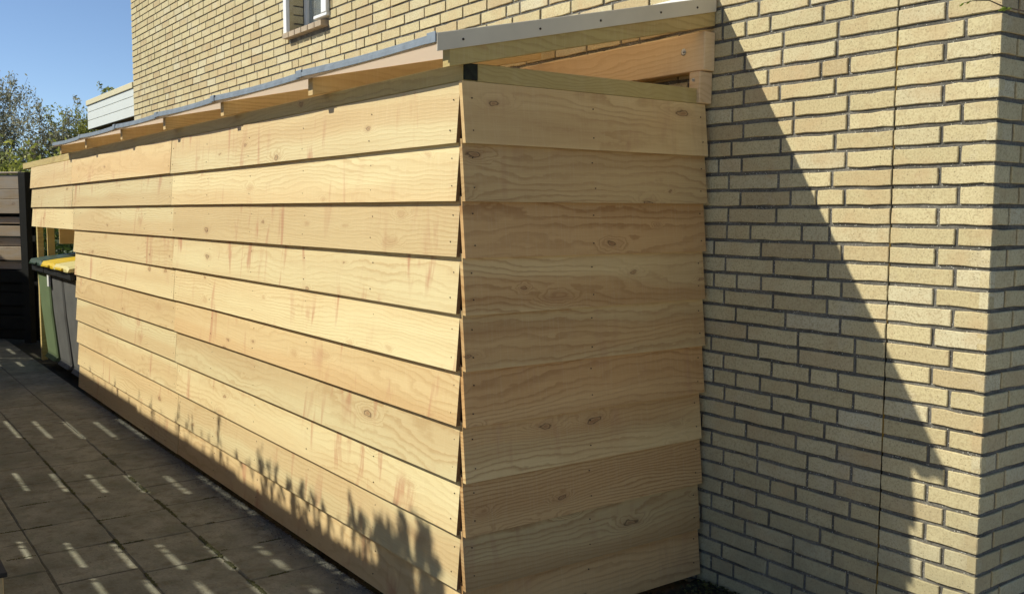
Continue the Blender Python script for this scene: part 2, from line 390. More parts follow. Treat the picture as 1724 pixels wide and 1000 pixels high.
# ------------------------------------------------------------------ the brick house
house = empty('brick_house', (0, D, 0), 'pale yellow brick house with grey mortar, white framed window and dark expansion joint', 'house')
CP = 0.0630; Z0 = 1.365; MJ = 0.0130; REC = 0.0068; BD = 0.03
ROWS = {-22:[0.09,0.32,0.55],-21:[0.169,0.447,0.611],-20:[0.107,0.333,0.502,0.678],-19:[0.045,0.275,0.448,0.678],-18:[0.221,0.448,0.616],-17:[0.163,0.334,0.561],-16:[0.102,0.273,0.503,0.613],-15:[0.161,0.337,0.451,0.678],
-14:[0.105,0.273,0.501,0.615],-13:[0.042,0.27,0.498,0.678],-12:[0.215,0.445,0.618],-11:[0.158,0.386,0.565],-10:[0.103,0.332,0.505,0.616],-9:[0.159,0.275,0.445,0.677],
-8:[0.095,0.327,0.497,0.614],-7:[0.029,0.263,0.445,0.678],-6:[0.208,0.442,0.676],-5:[0.15,0.383,0.615],-4:[0.09,0.325,0.559],-3:[0.151,0.268,0.499,0.615],-2:[0.093,0.325,0.559],-1:[0.033,0.264,0.497,0.613],
0:[0.212,0.444,0.559],1:[0.102,0.33,0.563],2:[0.159,0.391,0.503,0.617],3:[0.101,0.335,0.564],4:[0.162,0.391,0.618],5:[0.11,0.341,0.571],6:[0.166,0.397,0.62],7:[0.11,0.395,0.62],8:[0.165,0.332,0.566],9:[0.109,0.277,0.506,0.618],
10:[0.164,0.339,0.567],11:[0.104,0.342,0.571],12:[0.169,0.282,0.509,0.623],13:[0.049,0.226,0.45,0.565]}
XJ = 0.793
ZT = 5.30
WIN = (-4.075, -3.455, 2.765, 4.25)
NTOP = int((ZT-Z0)/CP)
wall = part_box('wall', (XL+REC, REC, -0.3), (XH-REC, 0.30, WIN[2]), M['mortar'], house, 0)
part_box('wall', (XL+REC, REC, WIN[2]+.0005), (WIN[0]-.01, 0.30, ZT), M['mortar'], house, 0)
part_box('wall', (WIN[1]+.01, REC, WIN[2]+.0005), (XH-REC, 0.30, ZT), M['mortar'], house, 0)
part_box('wall', (WIN[0]-.01, REC, WIN[3]), (WIN[1]+.01, 0.30, ZT), M['mortar'], house, 0)
part_box('wall', (XL+REC, 0.3005, -0.3), (XH-REC, 6.0, WIN[2]-.3), M['mortar'], house, 0)
part_box('wall', (XL+REC, 0.45, WIN[2]-.2995), (XH-REC, 6.0, ZT), M['mortar'], house, 0)
part_box('wall', (XH-REC-.29, 0.3005, WIN[2]-.2995), (XH-REC, 0.4495, ZT), M['mortar'], house, 0)
part_box('flat_roof', (XL-.12, -.12, ZT+.001), (XH+.12, 6.1, ZT+.25), M['white'], house, .01)

def brick_geom(lx, hz, depth, rr, simple=False):
    """brick with its front face at y=0, body behind, centre bottom at origin"""
    V = []; F = []
    a = lx/2; j = 0.0009
    if simple:
        P = [(-a, 0), (a, 0), (a, hz), (-a, hz)]
        P = [(x+rr.uniform(-j, j), z+rr.uniform(-j, j)) for x, z in P]
    else:
        n = 4 if lx > 0.15 else 2
        P = []
        for i in range(n+1): P.append((-a+2*a*i/n, 0 + (rr.uniform(-.0024, .0020) if 0 < i < n else 0)))
        P.append((a+rr.uniform(-j, j), hz*.5))
        for i in range(n+1): P.append((a-2*a*i/n, hz + (rr.uniform(-.0022, .0022) if 0 < i < n else 0)))
        P.append((-a+rr.uniform(-j, j), hz*.5))
        P = [(x+rr.uniform(-j, j), z+rr.uniform(-j, j)) for x, z in P]
    N = len(P); c = 0.0022; yo = rr.uniform(-.0012, .0012)
    cx, cz = 0, hz/2
    for x, z in P: V.append((x, depth, z))
    if simple:
        for x, z in P: V.append((x, yo, z))
        F.append(tuple(range(N, 2*N)))
        for k in range(N): F.append((k, (k+1) % N, N+(k+1) % N, N+k))
        return V, F
    for x, z in P: V.append((x, yo+c, z))
    for x, z in P: V.append((x-math.copysign(c, x)*(abs(x) > a*.6), yo+rr.uniform(0, .0005), z-math.copysign(c, z-cz)*(abs(z-cz) > hz*.3)))
    for k in range(N):
        q = (k+1) % N
        F.append((k, q, N+q, N+k)); F.append((N+k, N+q, 2*N+q, 2*N+k))
    F.append(tuple(range(2*N, 3*N)))
    return V, F
# lay out the bricks: (x centre, z bottom, length)
front = []
rb = random.Random(3)
last = 0.11
for n in range(-24, NTOP):
    zb = Z0+n*CP+MJ/2; hz = CP-MJ
    js = list(ROWS.get(n, []))
    if not js:
        last = (last+0.0575*rb.choice((1, 1, -1, 2))) % 0.2275
        s = 0.05+last; js = []
        while s < XJ-.10:
            js.append(s); s += 0.2275 if rb.random() > .25 else 0.115
        if XJ-js[-1] > .25: js.append(js[-1]+.115)
    # leftwards
    x = js[0]; left = []
    while x > XL+.34:
        x -= 0.2275 if rb.random() > .17 else 0.115
        left.append(x)
    x = left[-1]
    js = left[::-1]+js
    js = [q for q in js if q > XL+.09 and abs(q+8.02) > .06]
    edges = [XL-MJ/2] + js
    segs = []
    cuts = sorted(edges+[-8.02]) + [XJ]
    for a, b_ in zip(cuts, cuts[1:]):
        if b_-a > 0.03:
            segs.append((a, b_))
    rj = 0.956 if n % 2 else 1.019
    segs += [(XJ, rj), (rj, XH+MJ/2)]
    for a, b_ in segs:
        h = MJ/2
        xa, xb = a+h, b_-h
        if abs(a-XJ) < 1e-6: xa = a+.0028
        if abs(b_-XJ) < 1e-6: xb = b_-.0028
        if abs(a+8.02) < 1e-6: xa = a+.004
        if abs(b_+8.02) < 1e-6: xb = b_-.004
        # window opening
        if zb+hz > WIN[2]-.01 and zb < WIN[3]:
            if xa < WIN[1] and xb > WIN[0]:
                if xa < WIN[0]-.03: xb = min(xb, WIN[0])
                elif xb > WIN[1]+.03: xa = max(xa, WIN[1])
                else: continue
                if xa < WIN[1] and xb > WIN[0]: 
                    if xb-WIN[1] > .02: xa = WIN[1]
                    else: continue
        # behind the sill
        if zb+hz > WIN[2]-.045 and zb < WIN[2] and xa < WIN[1]+.03 and xb > WIN[0]-.03:
            if xa < WIN[0]-.06: xb = min(xb, WIN[0]-.035)
            elif xb > WIN[1]+.06: xa = max(xa, WIN[1]+.035)
            else: continue
        if xb-xa < .02: continue
        front.append(((xa+xb)/2, zb, xb-xa))
side = []
for n in range(-24, NTOP):
    zb = Z0+n*CP+MJ/2
    s = 0.097 if n % 2 else 0.149
    a = MJ*.0
    first = True
    while a < 6.0:
        b_ = s
        side.append(((a+ (0.0 if first else MJ/2) + b_-MJ/2)/2, zb, b_-MJ/2-(a+(0 if first else MJ/2)), n, first))
        first = False; a = b_; s = b_+(0.2275 if rb.random() > .12 else .115)
hz = CP-MJ
vis = []
for (x, z, l) in front:
    if z < -0.02 or z > 2.45: continue
    if x < .02 and z < 2.2: continue
    dpt = (Vector((x, D, z))-CAM).length
    # only those near enough and inside the picture
    v = Vector((x, D, z))-CAM
    px = 862+1608*v.dot(rt)/v.dot(fw); py = 500-1608*v.dot(up)/v.dot(fw)
    if px > 1750 or py < -20 or py > 1030: continue
    vis.append((dpt*(0.215/l)**.5, 'f', (x, z, l)))
for s_ in side:
    if s_[0] > .32: continue
    v = Vector((XH, D+s_[0], s_[1]))-CAM
    px = 862+1608*v.dot(rt)/v.dot(fw); py = 500-1608*v.dot(up)/v.dot(fw)
    if px > 1745 or py < -20 or py > 1030: continue
    vis.append((v.length*.8, 's', s_))
vis.sort(key=lambda q: q[0]); near = vis[:300]
nearF = {q[2] for q in near if q[1] == 'f'}; nearS = {q[2] for q in near if q[1] == 's'}
rr = random.Random(11)
shared = {}
def brick_obj(l, loc, rot):
    key = (round(l, 2), rr.randrange(6))
    if key not in shared:
        V, F = brick_geom(key[0], hz, BD, rr)
        me = bpy.data.meshes.new('brick'); me.from_pydata(V, [], F); me.materials.append(M['brick']); shared[key] = me
    o = link('brick', shared[key], wall, loc, rot)
    o.scale = (l/key[0], 1, 1)
    return o
wc = wall.location.copy()
V = []; F = []; A = []
def add_stuff(l, x, y, z, sidew, simple):
    v, f = brick_geom(l, hz, BD, rr, simple)
    b0 = len(V)
    for (p, q, s) in v:
        V.append((x+p, y+q, z+s) if not sidew else (x-q, y+p, z+s))
    F.extend([tuple(b0+i for i in ff) for ff in f])
    A.extend([rr.random()]*len(v))
def frnd():
    return rr.random()
for b_ in front:
    x, z, l = b_
    if b_ in nearF: brick_obj(l, (x-wc.x, 0-wc.y, z-wc.z), None)
    else:
        a0 = len(A); add_stuff(l, x, D, z, False, x < -1.5 or z > 3); val = rr.random()
        for i in range(a0, len(A)): A[i] = val
for b_ in side:
    y, z, l, n, first = b_
    if b_ in nearS: brick_obj(l, (XH-wc.x, y-wc.y, z-wc.z), (0, 0, math.pi/2))
    elif y < 1.6:
        a0 = len(A); add_stuff(l, XH, D+y, z, True, True); val = rr.random()
        for i in range(a0, len(A)): A[i] = val
me = bpy.data.meshes.new('brickwork'); me.from_pydata([(a, b2-D, c) for a, b2, c in V], [], F); me.materials.append(M['brick'])
at = me.attributes.new('var', 'FLOAT', 'POINT'); at.data.foreach_set('value', A)
bw = link('brickwork', me, house, kind='stuff')
# expansion joints
part_box('expansion_joint', (XJ-.0026, .0045, -.05), (XJ+.0026, .02, ZT), M['foam'], house, 0)
part_box('expansion_joint', (-8.0238, .0045, -.05), (-8.0162, .02, ZT), M['foam'], house, 0)
# window: recess, glass, rails, brick sill
win = bpy.data.objects.new('window', None); C.objects.link(win); win.parent = house
W0, W1, WZ0, WZ1 = WIN
for k in range(int((WZ1-WZ0)/CP)+1):
    zz = WZ0+k*CP+.006
    for xx, sg in ((W0, -1), (W1, 1)):
        a = (xx-.03, .001, zz) if sg < 0 else (xx, .001, zz)
        part_box('reveal_brick', a, (a[0]+.03, .105, min(zz+CP-.0115, WZ1)), M['brick'], win, .001)
part_box('frame', (W0, .11, WZ0), (W0+.05, .17, WZ1), M['white'], win)
part_box('frame', (W1-.05, .11, WZ0), (W1, .17, WZ1), M['white'], win)
part_box('frame', (W0+.05, .11, WZ0), (W1-.05, .17, WZ0+.05), M['white'], win)
part_box('pane', (W0+.05, .13, WZ0+.05), (W1-.05, .138, WZ1), M['glass'], win, 0)
part_box('curtain', (W0+.02, .20, WZ0), (W1-.02, .21, WZ1), M['curtain'], win, 0)
part_box('guide_rail', (W0-.055, -.028, WZ0-.01), (W0+.002, -.001, WZ1), M['white'], win, .003)
part_box('guide_rail', (W1-.03, -.028, WZ0+.035), (W1+.05, -.001, WZ1), M['white'], win, .003)
part_box('guide_rail', (W1-.16, -.024, WZ0+.012), (W1+.05, .10, WZ0+.034), M['white'], win, .003)
for k in range(6):
    xa = W0-.02+k*.111
    bm = bmesh.new()
    vs = [bm.verts.new((x, y, z)) for x in (xa, xa+.099) for y, z in ((-.05, -.046), (-.05, -.010), (.11, .012), (.11, -.046))]
    for f in ((0, 1, 2, 3), (7, 6, 5, 4), (0, 4, 5, 1), (1, 5, 6, 2), (2, 6, 7, 3), (3, 7, 4, 0)): bm.faces.new([vs[i] for i in f])
    o = link_bm('sill_brick', bm, M['sillbrick'], win, (0, 0, WZ0-.006))

# ------------------------------------------------------------------ the lean-to shed
shed = empty('lean_to_shed', (0, 0, 0), 'lean-to shed clad in new wide overlapping softwood boards against the brick wall', 'shed')
EXP = 0.185; ZL = 1.69     # lower edge of the topmost board
def board(name, L, H, mat, parent, loc, rotz, seed, top=None, notch=0.0):
    rr = random.Random(seed); n = max(2, int(L/.28)); bm = bmesh.new()
    T = .0145 if rotz == 0 else .0175; back = .0180 if rotz == 0 else .0215
    ring = []
    ph = rr.uniform(0, 9)
    for i in range(n+1):
        x = L*i/n
        wy = .0012*math.sin(x*1.7+ph)+rr.uniform(-.0004, .0004); wz = .0012*math.sin(x*1.1+ph*2)+rr.uniform(-.0005, .0005)
        yt = back*H/.2
        ring.append([bm.verts.new(p) for p in ((x, wy, wz), (x, wy+yt-wy*.8, H), (x, wy+yt+T-wy*.8, H), (x, wy+T, wz+.0006))])
    for a, b_ in zip(ring, ring[1:]):
        for k in range(4): bm.faces.new((a[k], a[(k+1) % 4], b_[(k+1) % 4], b_[k]))
    bm.faces.new(ring[0]); f2 = bm.faces.new(ring[-1][::-1]); f2.material_index = 1
    bmesh.ops.recalc_face_normals(bm, faces=bm.faces)
    o = link_bm(name, bm, mat, parent, loc, (0, 0, rotz)); o.data.materials.append(M['endgrain']); return o
nails = []
sd_ = 50
for k in range(10):
    zb = ZL-EXP*k+R.uniform(-.0012, .0012)
    H = .1965 if k == 0 else .200
    segs = [(-3.118+.0, -0.015+R.uniform(-.002, .001)), (-5.835 if k > 2 else -5.84, -3.1205)]
    if k < 3: segs.append((-7.70+R.uniform(-.01, .01), -5.8425))
    for a, b_ in segs:
        sd_ += 1
        dz = R.uniform(-.002, .002); tilt = 0
        board('cladding_board', b_-a, H, M['larch'], shed, (a, R.uniform(-.0012, .0008), zb+dz), 0, sd_)
        xs = [a+.035, b_-.035]; q = math.ceil(a/.62)*.62
        while q < b_-.1:
            if q > a+.15: xs.append(q)
            q += .62
        for x in xs:
            for hz_ in (.045, .135):
                zz = hz_+R.uniform(-.006, .006)
                nails.append((0, x+R.uniform(-.008, .008), .0180*zz/.2-.0012, zb+dz+zz))
    # end wall boards
    sd_ += 1
    y1 = 1.138+R.uniform(-.007, .005)
    y0 = .014+R.uniform(-.0015, .0015)
    board('end_board', y1-y0, H if k else .1985, M['larch_end'], shed, (.020+R.uniform(-.001, .001), y0, zb-.002+R.uniform(-.001, .001)), math.pi/2, sd_+500)
    for y in (.05, .56, y1-.03):
        for hz_ in (.045, .14):
            zz = hz_+R.uniform(-.006, .006); nails.append((1, y+R.uniform(-.006, .006), .020-(.0180*zz/.2-.0012), zb+zz))
bm = bmesh.new()
for (s_, u, d_, z) in nails:
    n = 6; r = .0024
    if s_ == 0: c0 = [(u+r*math.cos(k*math.pi/3), d_, z+r*math.sin(k*math.pi/3)) for k in range(n)]; dv = Vector((0, .002, 0))
    else: c0 = [(d_, u+r*math.cos(k*math.pi/3), z+r*math.sin(k*math.pi/3)) for k in range(n)]; dv = Vector((-.002, 0, 0))
    a = [bm.verts.new(Vector(p)-dv*.25) for p in c0]; b_ = [bm.verts.new(Vector(p)+dv) for p in c0]
    bm.faces.new(a)
    for k in range(n): bm.faces.new((a[k], a[(k+1) % n], b_[(k+1) % n], b_[k]))
link_bm('nail_heads', bm, M['nail'], shed, kind='stuff')
# posts behind the cladding
part_box('corner_post', (-.10, .048, 0), (-.022, .15, 1.885), M['rubber'], shed, .003)
for x in (-1.24, -2.48, -3.72, -4.96, -5.9):
    part_box('post', (x-.04, .048, 0), (x+.03, .12, 1.885), M['treated'], shed, .003)
part_box('post', (-7.76, .048, 0), (-7.70, .10, 1.885), M['treated'], shed, .003)
part_box('post', (-7.76, .14, 0), (-7.70, .20, 1.885), M['treated'], shed, .003)
part_box('back_post', (-.10, D-.073, 0), (-.0225, D-.003, 1.8865), M['joist'], shed, .003)
part_box('back_post', (-.045, D-.073, 1.8885), (.012, D-.003, 2.009), M['joist'], shed, .003)
# plates
part_box('front_plate', (-8.18, .0185, 1.887), (-.006, .074, 1.943), M['treated'], shed, .002)
part_box('plate_end_cap', (-.0055, .022, 1.890), (.0005, .074, 1.9425), M['darkend'], shed, .001)
part_box('end_plate', (-.07, .0755, 1.887), (-.003, D-.04, 1.9445), M['treated'], shed, .002)
part_box('end_plate', (-7.75, .0755, 1.887), (-7.70, D-.03, 1.943), M['treated'], shed, .002)
# ledger on the house wall with its bolts
part_box('ledger', (-7.8, D-.061, 2.0125), (.022, D-.002, 2.159), M['joist'], shed, .003)
def bolt(x, y, z, r, parent=shed):
    bm = bmesh.new()
    bmesh.ops.create_cone(bm, cap_ends=True, segments=16, radius1=r, radius2=r, depth=.003, matrix=Matrix.Translation((0, -.0015, 0)) @ Matrix.Rotation(math.pi/2, 4, 'X'))
    bmesh.ops.create_cone(bm, cap_ends=True, segments=6, radius1=r*.55, radius2=r*.5, depth=.008, matrix=Matrix.Translation((0, -.006, 0)) @ Matrix.Rotation(math.pi/2, 4, 'X'))
    return link_bm('bolt', bm, M['bolt'], parent, (x, y, z))
for x in (-.085, -1.3, -2.5, -3.7, -4.9, -6.1): bolt(x, D-.0615, 2.094, .012)
bm = bmesh.new(); bmesh.ops.create_cone(bm, cap_ends=True, segments=14, radius1=.0125, radius2=.0125, depth=.0016, matrix=Matrix.Rotation(math.pi/2, 4, 'X'))
link_bm('bolt_hole_rim', bm, M['darkend'], shed, (-.0875, D-.0615, 2.092))
bolt(-.020, D-.0735, 1.978, .007)
# roof frame; heights follow the fall of the roof
SL = 0.218
def zr(y): return 2.030+SL*y       # top of roof sheet
def sloped(name, x0, x1, y0, y1, t0, t1, mat, parent=shed, vertical_cut=True, n=1):
    """slab between t0 and t1 below the roof surface"""
    bm = bmesh.new(); cx, cy = (x0+x1)/2, (y0+y1)/2; cz = zr(cy)-t0
    vs = [bm.verts.new((x-cx, y-cy, zr(y)-t-cz)) for x in (x0, x1) for y in (y0, y1) for t in (t1, t0)]
    for f in ((0, 1, 3, 2), (4, 6, 7, 5), (0, 4, 5, 1), (2, 3, 7, 6), (0, 2, 6, 4), (1, 5, 7, 3)): bm.faces.new([vs[i] for i in f])
    bmesh.ops.bevel(bm, geom=list(bm.edges), offset=.0012, segments=1, affect='EDGES')
    return link_bm(name, bm, mat, parent, (cx, cy, cz))
def rafter(name, x0, x1, y0, y1, t0, t1, mat):
    """like sloped(), but with its local X along the slope so that grain follows it"""
    bm = bmesh.new(); L = (y1-y0); ang = math.atan(SL); cy = (y0+y1)/2; cz = zr(cy)
    pts = []
    vs = []
    for x in (x0, x1):
        for y in (y0, y1):
            for t in (t1, t0):
                p = Vector((x-(x0+x1)/2, y-cy, zr(y)-t-cz))
                # into local frame rotated: X along world +Y
                vs.append(bm.verts.new((p.y, -p.x, p.z)))
    for f in ((0, 1, 3, 2), (4, 6, 7, 5), (0, 4, 5, 1), (2, 3, 7, 6), (0, 2, 6, 4), (1, 5, 7, 3)): bm.faces.new([vs[i] for i in f])
    bmesh.ops.recalc_face_normals(bm, faces=bm.faces)
    bmesh.ops.bevel(bm, geom=list(bm.edges), offset=.0012, segments=1, affect='EDGES')
    return link_bm(name, bm, mat, shed, ((x0+x1)/2, cy, cz), (0, 0, math.pi/2))
for k in range(1, 7):
    x = [-1.02, -2.06, -3.03, -3.99, -5.02, -5.93][k-1]
    rafter('rafter', x-.022, x+.022, -.050, D-.062, .0205, .088, M['raft'])
rafter('verge_rafter', -.022, .0205, -.045, D-.004, .0205, .098, M['treated'])
for k, (xa, xb) in enumerate(((-6.03, -5.03), (-5.028, -4.0), (-3.998, -3.04), (-3.038, -2.07), (-2.068, -1.03), (-1.028, .021))):
    sloped('roof_sheet', xa, xb, -.080, D-.004, .0, .0195, M['deck'])
    # drip edge lapping a little at every sheet
    bm = bmesh.new(); zt = zr(-.086)
    o_ = .0025*(k % 2)
    box(bm, (xa-.02, -.091-o_, zt-.016), (xb-(0 if k == 5 else .006), -.0875-o_, zt+.001), .0006)
    box(bm, (xa-.02, -.0873-o_, zt+.0015), (xb-(0 if k == 5 else .006), -.045, zt+.0105), .0006)
    bmesh.ops.subdivide_edges(bm, edges=[e for e in bm.edges if abs(e.verts[0].co.x-e.verts[1].co.x) > .5], cuts=5)
    for v in bm.verts:
        t_ = (v.co.x-xa)/(xb-xa); v.co.z += .0065*(1-t_)**2-.005*math.sin(math.pi*min(1, max(0, t_)))
    link_bm('drip_edge', bm, M['zinc'], shed)
    if k:
        bm = bmesh.new(); box(bm, (xa-.035, -.0945, zt-.012), (xa+.02, -.0918, zt+.016), .0008)
        box(bm, (xa-.035, -.0917, zt+.0125), (xa+.02, -.05, zt+.018), .0008); link_bm('lap_flashing', bm, M['zinc'], shed)
# verge trim: vertical leg plus top flange
bm = bmesh.new(); 
for (xa, xb, ta, tb) in ((.0235, .0285, -.009, .046), (-.03, .0233, -.0105, -.0055)):
    vs = [bm.verts.new((x, y, zr(y)-t)) for x in (xa, xb) for y in (-.095, D-.0065) for t in (tb, ta)]
    for f in ((0, 1, 3, 2), (4, 6, 7, 5), (0, 4, 5, 1), (2, 3, 7, 6), (0, 2, 6, 4), (1, 5, 7, 3)): bm.faces.new([vs[i] for i in f])
bmesh.ops.bevel(bm, geom=list(bm.edges), offset=.0009, segments=1, affect='EDGES')
trim = link_bm('verge_trim', bm, M['steel'], shed)
for y in (.0, .305, .57, .86, 1.05):
    bm = bmesh.new(); bmesh.ops.create_cone(bm, cap_ends=True, segments=10, radius1=.0042, radius2=.0036, depth=.003, matrix=Matrix.Rotation(math.pi/2, 4, 'Y'))
    link_bm('screw', bm, M['nail'], trim, (.0295, y, zr(y)-.021))
# small turned-up corner where drip edge meets verge
bm = bmesh.new(); box(bm, (-.03, -.0995, zr(-.08)-.022), (.0232, -.0955, zr(-.08)+.012), .001)
link_bm('corner_flashing', bm, M['zinc'], shed)
# wall flashing above the roof
part_box('wall_flashing', (-6.03, D-.0058, zr(D)-.02), (.004, D-.0022, 2.321), M['white'], shed, .0005)
# left end wall of the bin shelter, seen from inside, and partition
for k in range(4):
    zb = 1.145+.185*k
    board('partition_board', D-.26, .2, M['raft'], shed, (-7.715, .25, zb), math.pi/2, 900+k)
for k in range(10):
    board('partition_board', D-.2, .2, M['raft'], shed, (-5.86, .13, .03+.185*k), math.pi/2, 920+k)
part_box('floor', (-5.8, .13, -.03), (-.17, D-.01, .02), M['shedfloor'], shed, 0)

# ------------------------------------------------------------------ wheelie bins
def make_bin(px, body, lid, label, lidfront, sticker=None, handle='lidgrey'):
    root = empty('wheelie_bin', (px, 0, 0), label, 'wheelie bin', 'wheelie bins in the shelter')
    bm = bmesh.new()
    prof = [(.235, .03, .52, .06), (.245, .06, .53, .10), (.265, .02, .58, .55), (.283, -.0, .64, .92), (.285, -.002, .645, .96)]
    rings = []
    for (hw, yf, yb, z) in prof:
        c = .035; yf += .02
        P = [(-hw+c, yf), (hw-c, yf), (hw-c*.3, yf+c*.3), (hw, yf+c), (hw, yb-c), (hw-c, yb), (-hw+c, yb), (-hw, yb-c), (-hw, yf+c), (-hw+c*.3, yf+c*.3)]
        rings.append([bm.verts.new((x, y, z)) for x, y in P])
    for a, b_ in zip(rings, rings[1:]):
        for k in range(10): bm.faces.new((a[k], a[(k+1) % 10], b_[(k+1) % 10], b_[k]))
    bm.faces.new(rings[0][::-1])
    bd = link_bm('body', bm, body, root)
    part_box('rim', (-.295, -.022, .895), (.295, .655, .962), M['binrim'], root, .008)
    bm = bmesh.new()
    xs = [-.30, -.25, 0, .25, .30]; ys = [(-.045, .975), (-.03, 1.0), (.1, 1.02), (.4, 1.05), (.60, 1.065), (.66, 1.03)]
    gr = [[bm.verts.new((x, y, z+(.012 if abs(x) < .29 else -.008))) for y, z in ys] for x in xs]
    for i in range(4):
        for j in range(5): bm.faces.new((gr[i][j], gr[i+1][j], gr[i+1][j+1], gr[i][j+1]))
    low = [[bm.verts.new((x, y, .964)) for y, z in ys] for x in xs]
    for j in range(5):
        bm.faces.new((gr[0][j], gr[0][j+1], low[0][j+1], low[0][j])); bm.faces.new((gr[4][j+1], gr[4][j], low[4][j], low[4][j+1]))
    for i in range(4):
        bm.faces.new((gr[i+1][0], gr[i][0], low[i][0], low[i+1][0])); bm.faces.new((gr[i][5], gr[i+1][5], low[i+1][5], low[i][5]))
    bmesh.ops.recalc_face_normals(bm, faces=bm.faces)
    ld = link_bm('lid', bm, lid, root)
    part_box('hinge_cover', (-.29, .38, 1.066), (.29, .66, 1.10), M['lidgrey'], ld, .015)
    part_box('lid_grip', (-.13, -.062, .968), (.13, -.02, .992), lidfront, ld, .005)
    bm = bmesh.new(); tube(bm, [(-.24, .70, 1.03), (-.2, .725, 1.055), (.2, .725, 1.055), (.24, .70, 1.03)], [.016]*4, 8); link_bm('handle', bm, M[handle], root)
    for s in (-1, 1):
        bm = bmesh.new(); bmesh.ops.create_cone(bm, cap_ends=True, segments=20, radius1=.1, radius2=.1, depth=.05, matrix=Matrix.Rotation(math.pi/2, 4, 'Y'))
        link_bm('wheel', bm, M['binrim'], root, (s*.26, .60, .10))
    if sticker: part_box('sticker', (sticker[0], -.003, sticker[1]), (sticker[0]+.07, .014, sticker[1]+.13), M['sticker'], root, 0)
    return root
make_bin(-7.36, M['binA'], M['lidG'], 'green wheelie bin with dark green lid, nearest the fence post', M['lidG'])
make_bin(-6.75, M['binB'], M['lidY'], 'middle grey wheelie bin with bright yellow lid and small white sticker', M['lidY'], sticker=(-.26, .78))
make_bin(-6.17, M['binB'], M['lidC'], 'grey wheelie bin with pale yellow lid, next to the cladding boards', M['lidY'])

# ------------------------------------------------------------------ fences
def hit_and_miss_post(x, y, z1, par, mat, h=.09): part_box('post', (x-h/2, y-h/2, 0), (x+h/2, y+h/2, z1), mat, par, .003)
# garden fence opposite the shed (outside the frame on the left; throws the striped shadow)
FY = -1.95
gf = empty('garden_fence', (0, 0, 0), 'weathered board fence with narrow gaps, on the left across the path from the shed', 'fence')
gaps = [.30, .48, .655, .83, 1.005, 1.185, 1.365, 1.54, 1.725, 1.915]
GH = .019
def fboard(xa, xb, za, zb, y=FY, t=.02, par=gf): 
    return part_box('fence_board', (xa, y-t/2, za), (xb, y+t/2, zb), M['oldwood'], par, .002)
for xa, xb in ((-9.4, -7.5), (-7.498, -5.6), (-5.598, -3.7), (-3.698, -1.8), (-1.798, .1)):
    zs = [.05]+gaps+[2.085]
    for a, b_ in zip(zs, zs[1:]):
        fboard(xa, xb, a+GH if a > .1 else a, b_-GH)
    ztop = 2.285-.012*(xa+9.4)
    fboard(xa, xb, 2.085+GH-.002, ztop)
# battens behind the gaps; openings between them let the light lines through
op_ = [(-9.16, -8.80), (-5.86, -5.22), (-4.19, -3.76), (-2.80, -2.43), (-2.30, -2.08), (-.9, -.5)]
prevx = -9.4
for a, b_ in op_+[(.1, .1)]:
    xa = prevx
    while xa < a-.001:
        xb = min(a, xa+.45) if a-xa > .5 else a
        part_box('backing_board', (xa, FY-.034, .05), (xb, FY-.0125, 2.045 if not (-4.19 < xa < -3.2) else 2.0), M['oldwood'], gf, .001)
        xa = xb+.0
    prevx = b_
# top gap only blocked in places
for a, b_ in ((-9.4, -6.0), (-5.2, -4.2), (-3.3, -2.86), (-2.18, -1.2), (-.9, .1)):
    part_box('backing_board', (a, FY-.034, 2.046), (b_, FY-.0125, 2.16), M['oldwood'], gf, .001)
# taller fence out of view, added to cast shade on the far fence
tf = empty('shade_fence', (0, 0, 0), 'unseen tall slatted fence added past the far garden corner to shade the far fence', 'fence')
z = .05; k = 0
while z < 2.95:
    part_box('fence_board', (-14.5, FY-.01, z), (-9.42, FY+.01, z+.137), M['oldwood'], tf, .002); z += .178; k += 1
for a in (-14.4, -13.0, -12.2, -11.2, -10.6, -9.8):
    part_box('backing_board', (a, FY-.034, .05), (a+.35, FY-.0125, 2.95), M['oldwood'], tf, .001)
part_box('backing_board', (-11.25, FY-.034, 2.0), (-10.5, FY-.0125, 2.95), M['oldwood'], tf, .001)

# fence closing the path at the far end
far = empty('slatted_fence', (-9.36, .16, 0), 'weathered horizontal slat fence with black post closing the path beyond the bins', 'fence')
far.rotation_euler = (0, 0, math.atan2(.6, .8))
# local +X along the fence towards the right, local -Y faces the path; slats run to local x=0
part_box('post', (.018, -.04, -.02), (.118, .04, 1.90), M['black'], far, .004)
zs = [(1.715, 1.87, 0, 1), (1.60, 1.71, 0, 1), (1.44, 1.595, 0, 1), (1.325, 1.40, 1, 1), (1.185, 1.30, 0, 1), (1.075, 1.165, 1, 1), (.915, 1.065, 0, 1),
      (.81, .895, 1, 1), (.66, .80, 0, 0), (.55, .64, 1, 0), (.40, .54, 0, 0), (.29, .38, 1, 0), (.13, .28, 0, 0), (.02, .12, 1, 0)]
for (a, b_, back, litw) in zs:  # unlit lower slats take black: the shade on them is in their colour
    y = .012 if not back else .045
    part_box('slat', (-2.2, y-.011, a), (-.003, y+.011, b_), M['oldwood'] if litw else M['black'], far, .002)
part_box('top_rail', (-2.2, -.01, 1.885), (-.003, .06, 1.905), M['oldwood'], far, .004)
part_box('backing_panel', (-2.2, .075, .0), (.12, .085, 1.86), M['black'], far, 0)
